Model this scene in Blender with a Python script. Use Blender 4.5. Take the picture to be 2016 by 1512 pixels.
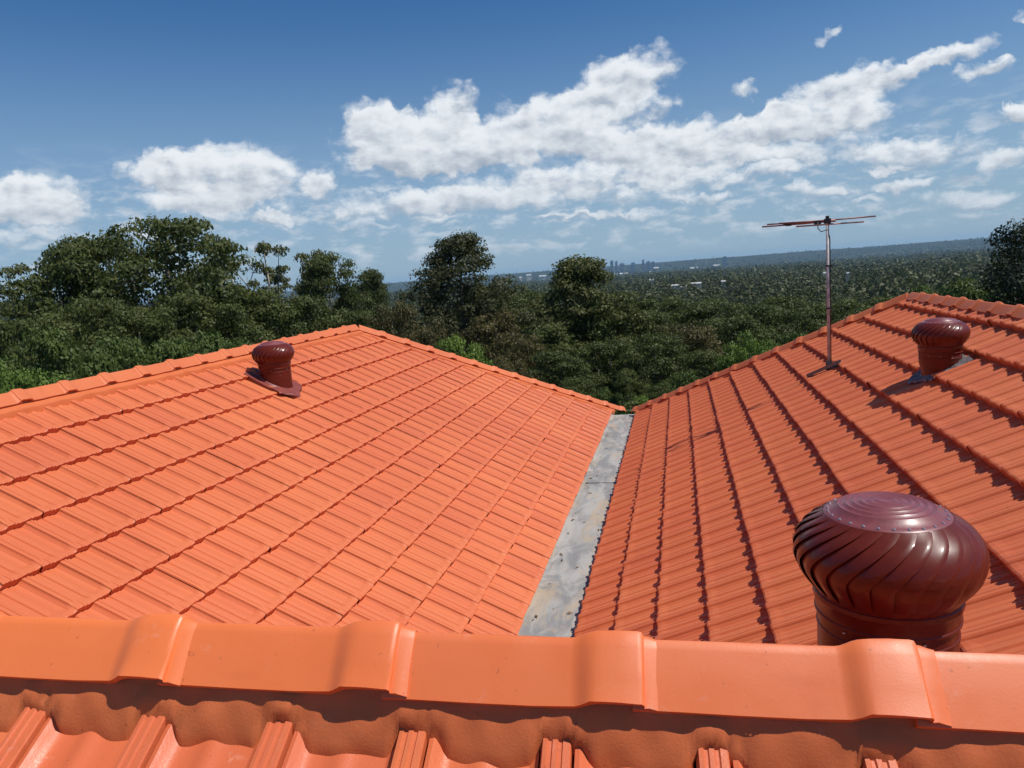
import bpy, bmesh, math, random
import numpy as np
from mathutils import Vector, Matrix
R=math.radians
for o in list(bpy.data.objects): bpy.data.objects.remove(o)
scene=bpy.context.scene
COL=scene.collection

# ------------------------------------------------------------------ camera
cam_d=bpy.data.cameras.new("camera"); cam=bpy.data.objects.new("camera",cam_d); COL.objects.link(cam)
fw=Vector((-0.22485,0.96309,-0.14800)); rt=Vector((0.97361,0.21595,-0.07388)); up=rt.cross(fw)
cam.matrix_world=Matrix(((rt.x,up.x,-fw.x,0),(rt.y,up.y,-fw.y,0),(rt.z,up.z,-fw.z,0),(0,0,0,1)))
cam_d.sensor_width=36; cam_d.lens=25.93; cam_d.clip_start=.05; cam_d.clip_end=40000
scene.camera=cam

# ------------------------------------------------------------------ light
SUN_EL=R(61); SUN_AZ=R(95)      # azimuth clockwise from +Y
S=Vector((math.sin(SUN_AZ)*math.cos(SUN_EL),math.cos(SUN_AZ)*math.cos(SUN_EL),math.sin(SUN_EL)))
sd=bpy.data.lights.new("sun",'SUN'); sd.energy=4.5; sd.angle=R(.53); sd.color=(1,.95,.88)
so=bpy.data.objects.new("sun",sd); COL.objects.link(so); so.location=(3,0,20)
so.rotation_euler=S.to_track_quat('Z','Y').to_euler()
scene.view_settings.view_transform='Standard'; scene.view_settings.look='None'
scene.view_settings.exposure=0; scene.view_settings.gamma=1
scene.cycles.max_bounces=6; scene.cycles.diffuse_bounces=3; scene.cycles.glossy_bounces=3
scene.cycles.transparent_max_bounces=8; scene.cycles.volume_bounces=0; scene.cycles.use_denoising=True
scene.cycles.sample_clamp_indirect=6

class NG:
    """small helper to wire nodes"""
    def __init__(s,tree): s.t=tree; s.n=tree.nodes; s.l=tree.links
    def node(s,typ,**kw):
        n=s.n.new(typ)
        for k,v in kw.items(): setattr(n,k,v)
        return n
    def put(s,sock,v):
        if isinstance(v,bpy.types.NodeSocket): s.l.new(v,sock)
        elif v is not None: sock.default_value=v
    def math(s,op,a,b=None,c=None,clamp=False):
        n=s.node('ShaderNodeMath',operation=op,use_clamp=clamp); s.put(n.inputs[0],a)
        if b is not None: s.put(n.inputs[1],b)
        if c is not None: s.put(n.inputs[2],c)
        return n.outputs[0]
    def vmath(s,op,a,b=None):
        n=s.node('ShaderNodeVectorMath',operation=op); s.put(n.inputs[0],a)
        if b is not None: s.put(n.inputs[1],b)
        return n
    def noise(s,vec,scale,detail=4,rough=.55,dist=0,dim='3D'):
        n=s.node('ShaderNodeTexNoise',noise_dimensions=dim); s.put(n.inputs['Vector'],vec)
        n.inputs['Scale'].default_value=scale; n.inputs['Detail'].default_value=detail
        n.inputs['Roughness'].default_value=rough; n.inputs['Distortion'].default_value=dist
        return n
    def ramp(s,f,a,b,lo=0,hi=1,smooth=True):
        n=s.node('ShaderNodeMapRange',interpolation_type='SMOOTHSTEP' if smooth else 'LINEAR')
        s.put(n.inputs[0],f); s.put(n.inputs[1],a); s.put(n.inputs[2],b); s.put(n.inputs[3],lo); s.put(n.inputs[4],hi)
        return n.outputs[0]
    def mix(s,f,a,b,mode='MIX'):
        n=s.node('ShaderNodeMix',data_type='RGBA',blend_type=mode); s.put(n.inputs[0],f)
        s.put(n.inputs[6],a if not isinstance(a,tuple) else (*a,1)); s.put(n.inputs[7],b if not isinstance(b,tuple) else (*b,1))
        return n.outputs[2]

# ------------------------------------------------------------------ sky with clouds
world=bpy.data.worlds.new("World"); scene.world=world; world.use_nodes=True
w=NG(world.node_tree); w.n.clear()
out=w.node('ShaderNodeOutputWorld'); bg=w.node('ShaderNodeBackground'); w.l.new(bg.outputs[0],out.inputs[0])
sky=w.node('ShaderNodeTexSky',sky_type='NISHITA'); sky.sun_disc=False; sky.sun_elevation=SUN_EL; sky.sun_rotation=SUN_AZ
sky.altitude=150; sky.air_density=1.0; sky.dust_density=.6; sky.ozone_density=2.0
SKYK=.078
tc=w.node('ShaderNodeTexCoord'); gen=tc.outputs['Generated']
sp=w.node('ShaderNodeSeparateXYZ'); w.l.new(gen,sp.inputs[0])
DEG=180/math.pi
az=w.math('MULTIPLY',w.math('ARCTAN2',sp.outputs[0],sp.outputs[1]),DEG)
el=w.math('MULTIPLY',w.math('ARCSINE',sp.outputs[2]),DEG)
cmb=w.node('ShaderNodeCombineXYZ'); w.put(cmb.inputs[0],az); w.put(cmb.inputs[1],el); P=cmb.outputs[0]
def offs(vec,scale,amp,detail,seed):
    v=w.vmath('ADD',vec,(seed,seed*.37,0)).outputs[0]
    n=w.noise(v,scale,detail,.6)
    c=w.vmath('SUBTRACT',n.outputs['Color'],(.5,.5,.5)).outputs[0]
    m=w.vmath('MULTIPLY',c,(amp,amp*.8,0)).outputs[0]
    return w.vmath('ADD',vec,m).outputs[0]
P1=offs(offs(P,.33,2.8,2,3.1),1.1,1.7,4,11.7)
CLOUDS=[(-44.03, 7.16, 3.15, 1.65, -0.6, 1), (-43.67, 5.72, 3.13, 0.97, -1.5, 0.8), (-45.74, 6.71, 1.89, 1.41, -0.7, 0.8), (-32.43, 8.28, 5.73, 2.13, -1.6, 1.15), (-36.48, 8.7, 2.4, 1.4, -0.8, 0.85), (-26.38, 7.48, 1.3, 1.21, -2.5, 0.95), (-34.31, 6.62, 4.34, 0.9, -2.0, 0.9), (-29.42, 5.04, 2.2, 0.47, -2.9, 0.75), (-33.07, 5.88, 5.63, 1.05, -2.4, 0.5), (-10.25, 8.76, 2.28, 2.15, -4.5, 0.5), (18.65, 1.67, 2.53, 0.32, -6.0, 0.5), (12.69, 3.13, 2.82, 0.34, -6.1, 0.5), (-39.37, 8.79, 0.49, 0.65, -0.3, 0.5), (-18.5, 10.2, 6.78, 2.11, -3.3, 1.1), (-16.43, 12.19, 2.3, 1.47, 28.9, 0.9), (-12.01, 10.67, 2.09, 2.03, -4.2, 0.95), (-21.71, 11.75, 2.58, 1.38, -2.3, 0.8), (-19.79, 8.59, 6.03, 0.93, -3.2, 0.8), (-13.67, 9.01, 3.43, 1.43, -4.0, 0.8), (-3.97, 12.91, 4.57, 1.73, 14.4, 1.05), (-8.01, 10.88, 3.2, 2.09, -5.0, 1), (-5.27, 9.58, 3.36, 1.58, -5.4, 0.9), (-2.03, 11.34, 2.69, 1.46, 7.9, 0.8), (2.73, 8.64, 6.94, 1.46, 1.1, 1.05), (9.86, 8.84, 5.59, 1.39, -4.1, 1.05), (5.48, 6.94, 8.46, 0.83, -1.7, 0.9), (-2.74, 8.1, 4.43, 1.24, -5.7, 0.85), (12.4, 10.71, 4.04, 1.1, 2.9, 1.05), (17.12, 11.31, 3.32, 0.63, 10.9, 0.95), (19.47, 10.36, 1.7, 0.68, 6.8, 0.95), (4.91, 11.61, 1.28, 0.64, 1.8, 0.62), (10.55, 13.79, 0.97, 0.35, 8.0, 0.6), (21.37, 13.22, 0.57, 0.28, -13.2, 0.5), (15.73, 5.97, 4.34, 0.98, -1.4, 0.85), (9.97, 4.35, 2.21, 0.65, -3.2, 0.85), (14.69, 4.01, 2.52, 0.44, 4.2, 0.8), (18.64, 2.7, 3.06, 0.77, -3.2, 0.7), (21.05, 4.77, 2.05, 0.69, 5.9, 0.8), (21.25, 7.58, 1.29, 0.72, -4.3, 1), (13.93, 5.16, 1.82, 0.4, -1.9, 0.7), (-20.44, 5.79, 6.08, 1.25, 1.3, 0.8), (-15.06, 6.0, 4.61, 1.48, -1.1, 0.72), (-6.2, 6.61, 6.4, 1.24, -2.1, 0.85), (-10.08, 5.63, 4.98, 0.96, -1.6, 0.6), (-3.7, 3.81, 5.62, 0.45, -2.0, 0.55), (-17.08, 9.23, 6.83, 1.43, -3.6, 0.5), (0.48, 5.99, 3.98, 0.86, -2.8, 0.8), (1.51, 4.52, 3.06, 0.54, -2.5, 0.7), (6.13, 5.57, 3.04, 0.6, 3.9, 0.8), (-7.5, 3.94, 3.82, 0.34, -0.7, 0.6), (-23.99, 4.08, 4.1, 0.33, -3.5, 0.5), (-17.5, 4.49, 2.3, 0.34, -3.9, 0.55), (-44.96, 4.54, 4.19, 0.51, -2.2, 0.6), (-38.44, 4.72, 4.1, 0.48, -2.5, 0.5), (9.79, 2.85, 2.3, 0.31, -3.6, 0.5), (-2.89, 5.03, 4.08, 0.51, -0.3, 0.5), (-1.89, 2.54, 0.93, 0.22, -4.8, 0.5), (0.89, 2.6, 0.73, 0.22, -5.0, 0.5)]
acc=None; sh=None
for (ca,ce,ra,re,rot,wt) in CLOUDS:
    m=w.node('ShaderNodeMapping',vector_type='TEXTURE'); w.put(m.inputs[0],P1)
    m.inputs['Location'].default_value=(ca,ce,0); m.inputs['Rotation'].default_value=(0,0,R(rot)); m.inputs['Scale'].default_value=(ra*1.16,re*1.16,1)
    d=w.vmath('DOT_PRODUCT',m.outputs[0],m.outputs[0]).outputs['Value']
    v=w.math('MULTIPLY_ADD',d,-wt,wt,clamp=True)
    y=w.node('ShaderNodeSeparateXYZ'); w.l.new(m.outputs[0],y.inputs[0])
    s_=w.math('MULTIPLY',v,y.outputs[1])
    acc=v if acc is None else w.math('ADD',acc,v)
    sh=s_ if sh is None else w.math('ADD',sh,s_)
stretch=w.vmath('MULTIPLY',P,(.62,1,1)).outputs[0]
N1=w.noise(stretch,.7,7,.56).outputs['Fac']
N2=w.noise(w.vmath('ADD',stretch,(.35,.55,0)).outputs[0],.7,7,.56).outputs['Fac']
flat=w.vmath('MULTIPLY',P,(.42,1,1)).outputs[0]
N3=w.noise(w.vmath('ADD',flat,(40,7,0)).outputs[0],.95,7,.58).outputs['Fac']
accc=w.math('MINIMUM',acc,1.15)
dens=w.math('ADD',accc,w.math('MULTIPLY',w.math('SUBTRACT',N1,.5),w.ramp(acc,0,.35,.5,2.0)))
alpha=w.ramp(dens,.10,.92)
# faint layer of small far-off clouds close above the horizon
lowband=w.math('MULTIPLY',w.ramp(el,.5,2.2),w.ramp(el,11,5))
low=w.math('MULTIPLY',w.math('MULTIPLY',w.ramp(N3,.46,.66),lowband),.62)
alpha=w.math('MAXIMUM',w.math('MULTIPLY',alpha,.97),low)
lit=w.math('ADD',w.math('MULTIPLY',w.math('SUBTRACT',N1,N2),1.5),w.math('MULTIPLY',w.math('DIVIDE',sh,w.math('MAXIMUM',acc,.25)),.55))
lit=w.ramp(w.math('SUBTRACT',lit,w.math('MULTIPLY',w.ramp(dens,.7,1.7),.12)),-.72,.34)
ccol=w.mix(lit,(.36,.42,.51),(.84,.88,.92))
ccol=w.mix(w.ramp(el,1,8,.45,0),ccol,(.42,.52,.64))
sk=w.vmath('SCALE',sky.outputs[0]); sk.inputs['Scale'].default_value=SKYK
skc=w.mix(1.0,sk.outputs[0],(.42,.80,1.14),'MULTIPLY')
skc=w.mix(w.ramp(el,20,0,0,.8),skc,(.34,.465,.60))
final=w.mix(alpha,skc,ccol)
w.l.new(final,bg.inputs[0]); bg.inputs[1].default_value=1

# ------------------------------------------------------------------ materials
def mat(name):
    m=bpy.data.materials.new(name); m.use_nodes=True; g=NG(m.node_tree)
    b=g.n['Principled BSDF']; return m,g,b
def pset(b,**k):
    for a,v in k.items():
        key={'rough':'Roughness','metal':'Metallic','spec':'Specular IOR Level','coat':'Coat Weight','coatr':'Coat Roughness'}.get(a,a)
        b.inputs[key].default_value=v
def bump(g,b,h,dist,strength=1):
    n=g.node('ShaderNodeBump'); n.inputs['Distance'].default_value=dist; n.inputs['Strength'].default_value=strength
    g.put(n.inputs['Height'],h); g.l.new(n.outputs[0],b.inputs['Normal'])
ORANGE=(.62,.160,.062)
def paint_mat(name,base,var=.12,fine=.0012,scuff=0,rough=.52,spec=.28):
    m,g,b=mat(name)
    pos=g.node('ShaderNodeNewGeometry').outputs['Position']
    at=g.node('ShaderNodeAttribute',attribute_name='tilevar').outputs['Fac']
    n1=g.noise(pos,.55,3).outputs['Fac']; n2=g.noise(pos,9,5,.6).outputs['Fac']; n3=g.noise(pos,260,3,.6).outputs['Fac']
    c=g.mix(g.ramp(n1,.35,.65),tuple(x*(1-var*.5) for x in base),(base[0]*1.04,base[1]*1.12,base[2]*1.1))
    c=g.mix(g.math('MULTIPLY',at,.55),c,(base[0]*.93,base[1]*.80,base[2]*.92))
    c=g.mix(g.ramp(at,.88,.98,0,.3),c,(base[0]*.80,base[1]*.78,base[2]*.9))
    st=g.noise(g.vmath('MULTIPLY',pos,(1,3.5,1)).outputs[0],3.2,6,.65,.4).outputs['Fac']
    c=g.mix(g.ramp(st,.56,.74,0,.38),c,(base[0]*.72,base[1]*.66,base[2]*.72))
    sp_=g.noise(pos,75,3,.5).outputs['Fac']
    c=g.mix(g.ramp(sp_,.69,.75,0,.55),c,(base[0]*.42,base[1]*.42,base[2]*.5))
    c=g.mix(g.ramp(n2,.52,.8,0,.35),c,(base[0]*.86,base[1]*.74,base[2]*.72))
    if scuff:
        n4=g.noise(pos,22,6,.7,.6).outputs['Fac']
        c=g.mix(g.ramp(n4,.60,.72,0,scuff),c,(.78,.38,.27))
        n5=g.noise(pos,60,4,.6).outputs['Fac']
        c=g.mix(g.ramp(n5,.70,.76,0,.6),c,(.16,.07,.035))
    g.l.new(c,b.inputs['Base Color'])
    g.put(b.inputs['Roughness'],g.ramp(n2,.3,.7,rough-.06,rough+.1)); pset(b,spec=spec)
    h=g.math('ADD',g.math('MULTIPLY',n3,.35),n2)
    bump(g,b,h,fine); return m
M_TILE=paint_mat('painted_tile',ORANGE)
M_TILE_N=paint_mat('painted_tile_scuffed',(.64,.155,.056),fine=.0014,scuff=.4,rough=.42,spec=.4)
M_CAP=paint_mat('painted_ridge_cap',(.82,.178,.044),var=.2,fine=.0004,scuff=.22,rough=.46,spec=.75)
M_CAPF=paint_mat('painted_far_cap',ORANGE,var=.14,fine=.0006)
M_MORTAR=paint_mat('painted_pointing',(.62,.15,.050),var=.2,fine=.0014,scuff=.12,rough=.5)

m,g,b=mat('weathered_valley_iron'); M_IRON=m
pos=g.node('ShaderNodeNewGeometry').outputs['Position']
pos0=pos; pos=g.vmath('MULTIPLY',pos0,(1.6,.6,1)).outputs[0]
n1=g.noise(pos,3.0,7,.66,.8).outputs['Fac']; n2=g.noise(g.vmath('ADD',pos,(9,3,2)).outputs[0],3.1,8,.7,.5).outputs['Fac']; n3=g.noise(pos0,30,6,.7).outputs['Fac']
c=g.mix(g.ramp(n1,.38,.62),(.23,.225,.22),(.38,.365,.34))
c=g.mix(g.ramp(n2,.50,.64,0,.75),c,(.42,.33,.23))
c=g.mix(g.ramp(g.noise(g.vmath('ADD',pos,(5,5,5)).outputs[0],5.5,7,.7).outputs['Fac'],.60,.70,0,.5),c,(.46,.27,.17))
c=g.mix(g.ramp(n3,.6,.8,0,.6),c,(.10,.09,.08))
g.l.new(c,b.inputs['Base Color']); pset(b,rough=.8,metal=0,spec=.15); bump(g,b,n3,.002)

def simple(name,col,rough=.5,metal=0,noise=.15,scale=20,bmp=0,**k):
    m,g,b=mat(name); pos=g.node('ShaderNodeNewGeometry').outputs['Position']
    n=g.noise(pos,scale,5,.6).outputs['Fac']
    c=g.mix(g.ramp(n,.3,.7),tuple(x*(1-noise) for x in col),tuple(min(1,x*(1+noise)) for x in col))
    g.l.new(c,b.inputs['Base Color']); pset(b,rough=rough,metal=metal,**k)
    if bmp: bump(g,b,n,bmp)
    return m
M_VENT=simple('maroon_gloss_paint',(.115,.016,.008),rough=.36,noise=.08,scale=30,coat=.2,coatr=.10,spec=.22,bmp=.0003)
M_VENT_TOP=simple('maroon_disc_sky_sheen',(.20,.05,.052),rough=.42,noise=.12,scale=60,coat=.3,coatr=.25,bmp=.0004)  # maroon, paler than the vanes: reflected sky is put into the base colour
M_RIVET=simple('aluminium_rivet',(.55,.5,.5),rough=.35,metal=.8)
M_LEAD=simple('lead_flashing',(.16,.145,.15),rough=.7,metal=.05,noise=.35,scale=25,bmp=.004)
M_LITTER=simple('dry_leaf',(.16,.09,.04),rough=.8,noise=.5,scale=60)
M_FLASH=simple('maroon_flashing',(.22,.045,.032),rough=.5,noise=.15,scale=12)
M_GALV=simple('galvanised_steel',(.40,.39,.38),rough=.55,metal=.1,noise=.3,scale=14)
M_BRACK=simple('grey_bracket_paint',(.13,.15,.16),rough=.45,metal=.5,noise=.2)
M_ROD=simple('oxidised_antenna_rod',(.22,.12,.11),rough=.45,metal=.35,noise=.35,scale=9)
M_BLACK=simple('black_plastic',(.02,.02,.022),rough=.5)
M_WALL=simple('cream_wall_render',(.62,.55,.43),rough=.9,noise=.06,scale=3,bmp=.004)
M_FASCIA=simple('dark_fascia_paint',(.10,.02,.02),rough=.5,noise=.1)
M_FAR=simple('pale_tower_concrete',(.36,.36,.38),rough=.8,noise=.1,scale=.02)
M_FARD=simple('dark_tower_glass',(.10,.12,.16),rough=.4,noise=.1,scale=.02)
M_ROOFW=simple('white_metal_roof',(.50,.50,.48),rough=.5,noise=.05,scale=.02)

def leaf_mat(name,a,bc,trans=.3,scale=.35,rough=.55):
    m,g,b=mat(name); b_=g.n['Principled BSDF']
    pos=g.node('ShaderNodeNewGeometry').outputs['Position']
    n=g.noise(pos,scale,4,.6).outputs['Fac']; oi=g.node('ShaderNodeObjectInfo').outputs['Random']
    n2=g.noise(pos,4.5,2).outputs['Fac']
    f=g.math('ADD',g.math('MULTIPLY',oi,.35),g.math('MULTIPLY',g.ramp(n,.3,.7),.65))
    c=g.mix(f,a,bc); c=g.mix(g.ramp(n2,.45,.7,0,.2),c,tuple(x*1.5 for x in bc))
    g.l.new(c,b.inputs['Base Color']); pset(b,rough=rough,spec=.25)
    tr=g.node('ShaderNodeBsdfTranslucent'); g.put(tr.inputs[0],g.mix(.5,c,(.10,.14,.02)))
    mx=g.node('ShaderNodeMixShader'); mx.inputs[0].default_value=trans
    g.l.new(b.outputs[0],mx.inputs[1]); g.l.new(tr.outputs[0],mx.inputs[2]); g.l.new(mx.outputs[0],g.n['Material Output'].inputs[0])
    return m
LEAF={'gum':leaf_mat('gum_leaves',(0.049,0.063,0.018),(0.112,0.129,0.034)),
'sparse':leaf_mat('airy_gum_leaves',(0.071,0.083,0.032),(0.140,0.149,0.051)),
'brown':leaf_mat('brownish_leaves',(0.073,0.063,0.024),(0.134,0.107,0.039)),
'oak':leaf_mat('fine_dark_leaves',(0.046,0.051,0.022),(0.095,0.090,0.034)),
'narrow':leaf_mat('olive_leaves',(0.063,0.073,0.022),(0.137,0.137,0.039)),
'bush':leaf_mat('bush_leaves',(0.055,0.085,0.020),(0.116,0.159,0.037)),
'bright':leaf_mat('bright_leaves',(0.098,0.165,0.027),(0.183,0.256,0.046),trans=.3),
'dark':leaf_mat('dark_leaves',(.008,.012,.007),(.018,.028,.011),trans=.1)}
LEAF['canopy']=leaf_mat('canopy_leaves',(.030,.039,.012),(.080,.086,.024),trans=.12,scale=.05)
M_BARK=simple('grey_gum_bark',(.15,.13,.11),rough=.9,noise=.45,scale=3,bmp=.02)
M_BARKP=simple('pale_gum_bark',(.36,.32,.27),rough=.8,noise=.35,scale=2,bmp=.01)

# ------------------------------------------------------------------ object helpers
def meshdata(name,verts,faces,m,smooth=False,uvar=None):
    me=bpy.data.meshes.new(name); me.from_pydata([tuple(v) for v in verts],[],faces); me.update()
    for mm in (m if isinstance(m,list) else [m]): me.materials.append(mm)
    if smooth: me.polygons.foreach_set('use_smooth',[True]*len(me.polygons))
    if uvar is not None:
        a=me.attributes.new('tilevar','FLOAT','FACE'); a.data.foreach_set('value',uvar)
    return me
def link(name,me,parent=None,loc=None,rot=None,label=None,cat=None,group=None,kind=None):
    o=bpy.data.objects.new(name,me); COL.objects.link(o)
    if parent: o.parent=parent
    if loc is not None: o.location=loc
    if rot is not None: o.rotation_euler=rot
    for k,v in (('label',label),('category',cat),('group',group),('kind',kind)):
        if v: o[k]=v
    return o
def obj(name,verts,faces,m,parent=None,smooth=False,**k): return link(name,meshdata(name,verts,faces,m,smooth),parent,**k)
class MB:
    def __init__(s): s.v=[];s.f=[]
    def add(s,v,f): n=len(s.v); s.v+= [tuple(x) for x in v]; s.f+=[tuple(i+n for i in q) for q in f]
    def box(s,c,d,M=None):
        v=[Vector((c[0]+sx*d[0]/2,c[1]+sy*d[1]/2,c[2]+sz*d[2]/2)) for sx in(-1,1) for sy in(-1,1) for sz in(-1,1)]
        if M: v=[M@x for x in v]
        s.add(v,[(0,1,3,2),(4,6,7,5),(0,4,5,1),(2,3,7,6),(0,2,6,4),(1,5,7,3)])
    def tube(s,pts,rad,n=10,cap=True):
        pts=[Vector(p) for p in pts]; rad=rad if isinstance(rad,(list,tuple)) else [rad]*len(pts); V=[];F=[]
        for i,p in enumerate(pts):
            t=(pts[min(i+1,len(pts)-1)]-pts[max(i-1,0)]).normalized()
            a=t.orthogonal() if abs(t.z)>.9 else t.cross(Vector((0,0,1))); a.normalize(); b_=t.cross(a)
            V+=[p+(a*math.cos(2*math.pi*k/n)+b_*math.sin(2*math.pi*k/n))*rad[i] for k in range(n)]
        for i in range(len(pts)-1):
            for k in range(n): F.append((i*n+k,i*n+(k+1)%n,(i+1)*n+(k+1)%n,(i+1)*n+k))
        if cap: F+= [tuple(range(n))[::-1],tuple((len(pts)-1)*n+k for k in range(n))]
        s.add(V,F)
    def lathe(s,prof,n=48,c=(0,0,0)):
        V=[(c[0]+r*math.cos(2*math.pi*k/n),c[1]+r*math.sin(2*math.pi*k/n),c[2]+z) for r,z in prof for k in range(n)]
        F=[(i*n+k,i*n+(k+1)%n,(i+1)*n+(k+1)%n,(i+1)*n+k) for i in range(len(prof)-1) for k in range(n)]
        s.add(V,F)
    def build(s,name,m,parent=None,smooth=False,**k): return obj(name,s.v,s.f,m,parent,smooth,**k)
def smooth_by_angle(o,deg=35):
    me=o.data; bm=bmesh.new(); bm.from_mesh(me)
    for f in bm.faces: f.smooth=True
    for e in bm.edges:
        if len(e.link_faces)==2 and e.calc_face_angle(0)>R(deg): e.smooth=False
    bm.to_mesh(me); bm.free()

# ------------------------------------------------------------------ house: numbers of the roof (metres, camera eye at the origin)
TW=.217; TG=.32                       # tile cover width and gauge
ZG=-2.417; ZR=-.63
AL=R(30.25); AR=R(29.36); AF=R(30)
XL,XR=-1.1485,-.728
XRL=XL-(ZR-ZG)/math.tan(AL); XRR=XR+(ZR-ZG)/math.tan(AR)
YL,YR=12.23,11.96                     # ends of the eaves at the gutter
FR=Vector((-.272,1.027,-.622)); FD=Vector((1,.048,-.024)).normalized()   # main ridge line on the tiles
FN=Vector((-FD.y,FD.x,0)).normalized()       # horizontal, away from the camera
def zback(x,y):                       # far slope of the main roof
    p=Vector((x,y,0))-FR; return FR.z+p.dot(FD)*FD.z-p.dot(FN)*math.tan(AF)

house=link('house',None,loc=(0,0,0),label='house with an orange painted tile roof of two hipped wings joined by a main ridge',cat='house')

# tile profile across its width: (u 0..1, height)
PROF=[(0,.019),(.012,.0265),(.09,.0285),(.112,.0215),(.134,.0270),(.19,.0265),(.210,.020),(.232,.005),(.250,.015),(.29,.018),(.345,.004),(.37,.0075),(.46,.0085),(.485,.0025),(.51,.0095),(.60,.0145),(.67,.0135),(.70,.004),(.725,.008),(.82,.0065),(.845,.000),(.93,.003),(.98,.013),(1,.019)]
PLOW=[(0,.012),(.01,.021),(.2,.021),(.235,.002),(.3,.013),(.45,.001),(.62,.009),(.8,.001),(1,.012)]
def tile_field(name,O,U,V,u0,u1,s0,rows,clips,prof=PROF,mt=None,phase=0,label=None,seed=1,lip=.030,gauge=None,TW=.217,nose=.013,nf=.5):
    """tiles laid on the plane through O; U along the courses, V up the slope"""
    rnd=random.Random(seed); U=Vector(U).normalized(); V=Vector(V).normalized(); N=U.cross(V)
    if N.z<0: N=-N
    g=gauge or TG; verts=[];faces=[];var=[]; np_=len(prof)
    for j in range(rows):
        sa=s0+j*g; sb=sa+g+.035
        uu=u0+phase+(TW/2 if j%2 else 0)-TW
        c=0
        while uu<u1:
            dz=rnd.gauss(0,.0011); ds=rnd.gauss(0,.0028); du=rnd.gauss(0,.0012); tv=rnd.random(); tw=rnd.gauss(0,.0015)
            b0=len(verts)
            rowss=[(sa+ds+.004,None),(sa+ds,.0),(sa+ds+.012,.0)]
            rowss=[('f',sa+ds+.003),('e',sa+ds),('n',sa+ds+.009),('n',sa+ds+.028),('t',sa+ds+.062),('t',sb)]
            for kind_,s in rowss:
                fr=1-(s-sa)/(g+.03)
                for k,(a,h) in enumerate(prof):
                    hh=h+lip*fr+dz+tw*(a-.5)
                    if kind_ in 'en': hh=(h*nf+nose)+lip*fr+dz+tw*(a-.5)
                    if kind_=='f': hh=h*.3+.001
                    if kind_=='e': hh-=.004
                    if kind_=='t' and s>sa+.25: hh=h+lip*fr+dz
                    # pans fade towards the nose of the tile
                    verts.append(O+U*(uu+du+a*(TW-.002))+V*s+N*hh)
            for r_ in range(5):
                for k in range(np_-1):
                    a=b0+r_*np_+k; faces.append((a,a+1,a+np_+1,a+np_)); var.append(tv)
            uu+=TW
    me=meshdata(name,verts,faces,mt or M_TILE,False,var)
    bm=bmesh.new(); bm.from_mesh(me)
    for co,no in clips:     # keep the side the normal points to
        geom=bm.verts[:]+bm.edges[:]+bm.faces[:]
        bmesh.ops.bisect_plane(bm,geom=geom,plane_co=co,plane_no=no,clear_inner=True,clear_outer=False)
    for f in bm.faces: f.smooth=(prof is not PROF)
    if prof is not PROF:
        for e in bm.edges:
            if len(e.link_faces)==2 and e.calc_face_angle(0)>R(28): e.smooth=False
    bm.to_mesh(me); bm.free()
    return link(name,me,house,label=label)

cl,sl=math.cos(AL),math.sin(AL); cr,sr=math.cos(AR),math.sin(AR)
# clip planes
BN=Vector((FN.x,FN.y,1/math.tan(AF))).normalized()      # normal of the far slope of the main roof (points up and away)
bn=Vector((math.tan(AF)*FN.x,math.tan(AF)*FN.y,1)).normalized()
above_back=(FR+Vector((0,0,.005)),bn)
hipL=(Vector((XL,YL,ZG)),Vector((1,-1,0)).normalized())     # y < YL-(XL-x)
hipR=(Vector((XR,YR,ZG)),Vector((-1,-1,0)).normalized())
tile_field('roof_slope',Vector((XL,0,ZG)),(0,1,0),(-cl,0,sl),1,13,.0125,12,[hipL,above_back,(Vector((XRL,0,0)),Vector((1,0,0)))],phase=.193,label='sunlit roof slope left of the gutter',seed=3,lip=.031,nose=.010)
tile_field('roof_slope',Vector((XR,0,ZG)),(0,-1,0),(cr,0,sr),-13,-1,.0065,12,[hipR,above_back,(Vector((XRR,0,0)),Vector((-1,0,0)))],phase=.023,label='roof slope right of the gutter, facing away from the sun',seed=5,lip=.050,nose=.004,nf=.88)
# outer slopes and hip ends of the wings (turned away from the camera)
XOL=XRL-(XL-XRL); XOR=XRR+(XRR-XR)
tile_field('roof_slope',Vector((XOL,0,ZG)),(0,1,0),(cl,0,sl),-3,13,0,12,[(Vector((XOL,YL,ZG)),Vector((-1,-1,0)).normalized()),(Vector((XRL,0,0)),Vector((-1,0,0)))],prof=PLOW,seed=7,label='outer roof slope of the left wing')
tile_field('roof_slope',Vector((XOR,0,ZG)),(0,1,0),(-cr,0,sr),-3,13,0,12,[(Vector((XOR,YR,ZG)),Vector((1,-1,0)).normalized()),(Vector((XRR,0,0)),Vector((1,0,0)))],prof=PLOW,seed=8,label='outer roof slope of the right wing')
tile_field('roof_slope',Vector((0,YL,ZG)),(1,0,0),(0,-cl,sl),XOL-.3,XL+.3,0,12,[(Vector((XL,YL,ZG)),Vector((-1,1,0)).normalized()),(Vector((XOL,YL,ZG)),Vector((1,1,0)).normalized())],prof=PLOW,seed=9,label='hip end of the left wing')
tile_field('roof_slope',Vector((0,YR,ZG)),(1,0,0),(0,-cr,sr),XR-.3,XOR+.3,0,12,[(Vector((XR,YR,ZG)),Vector((1,1,0)).normalized()),(Vector((XOR,YR,ZG)),Vector((-1,1,0)).normalized())],prof=PLOW,seed=10,label='hip end of the right wing')
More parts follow.
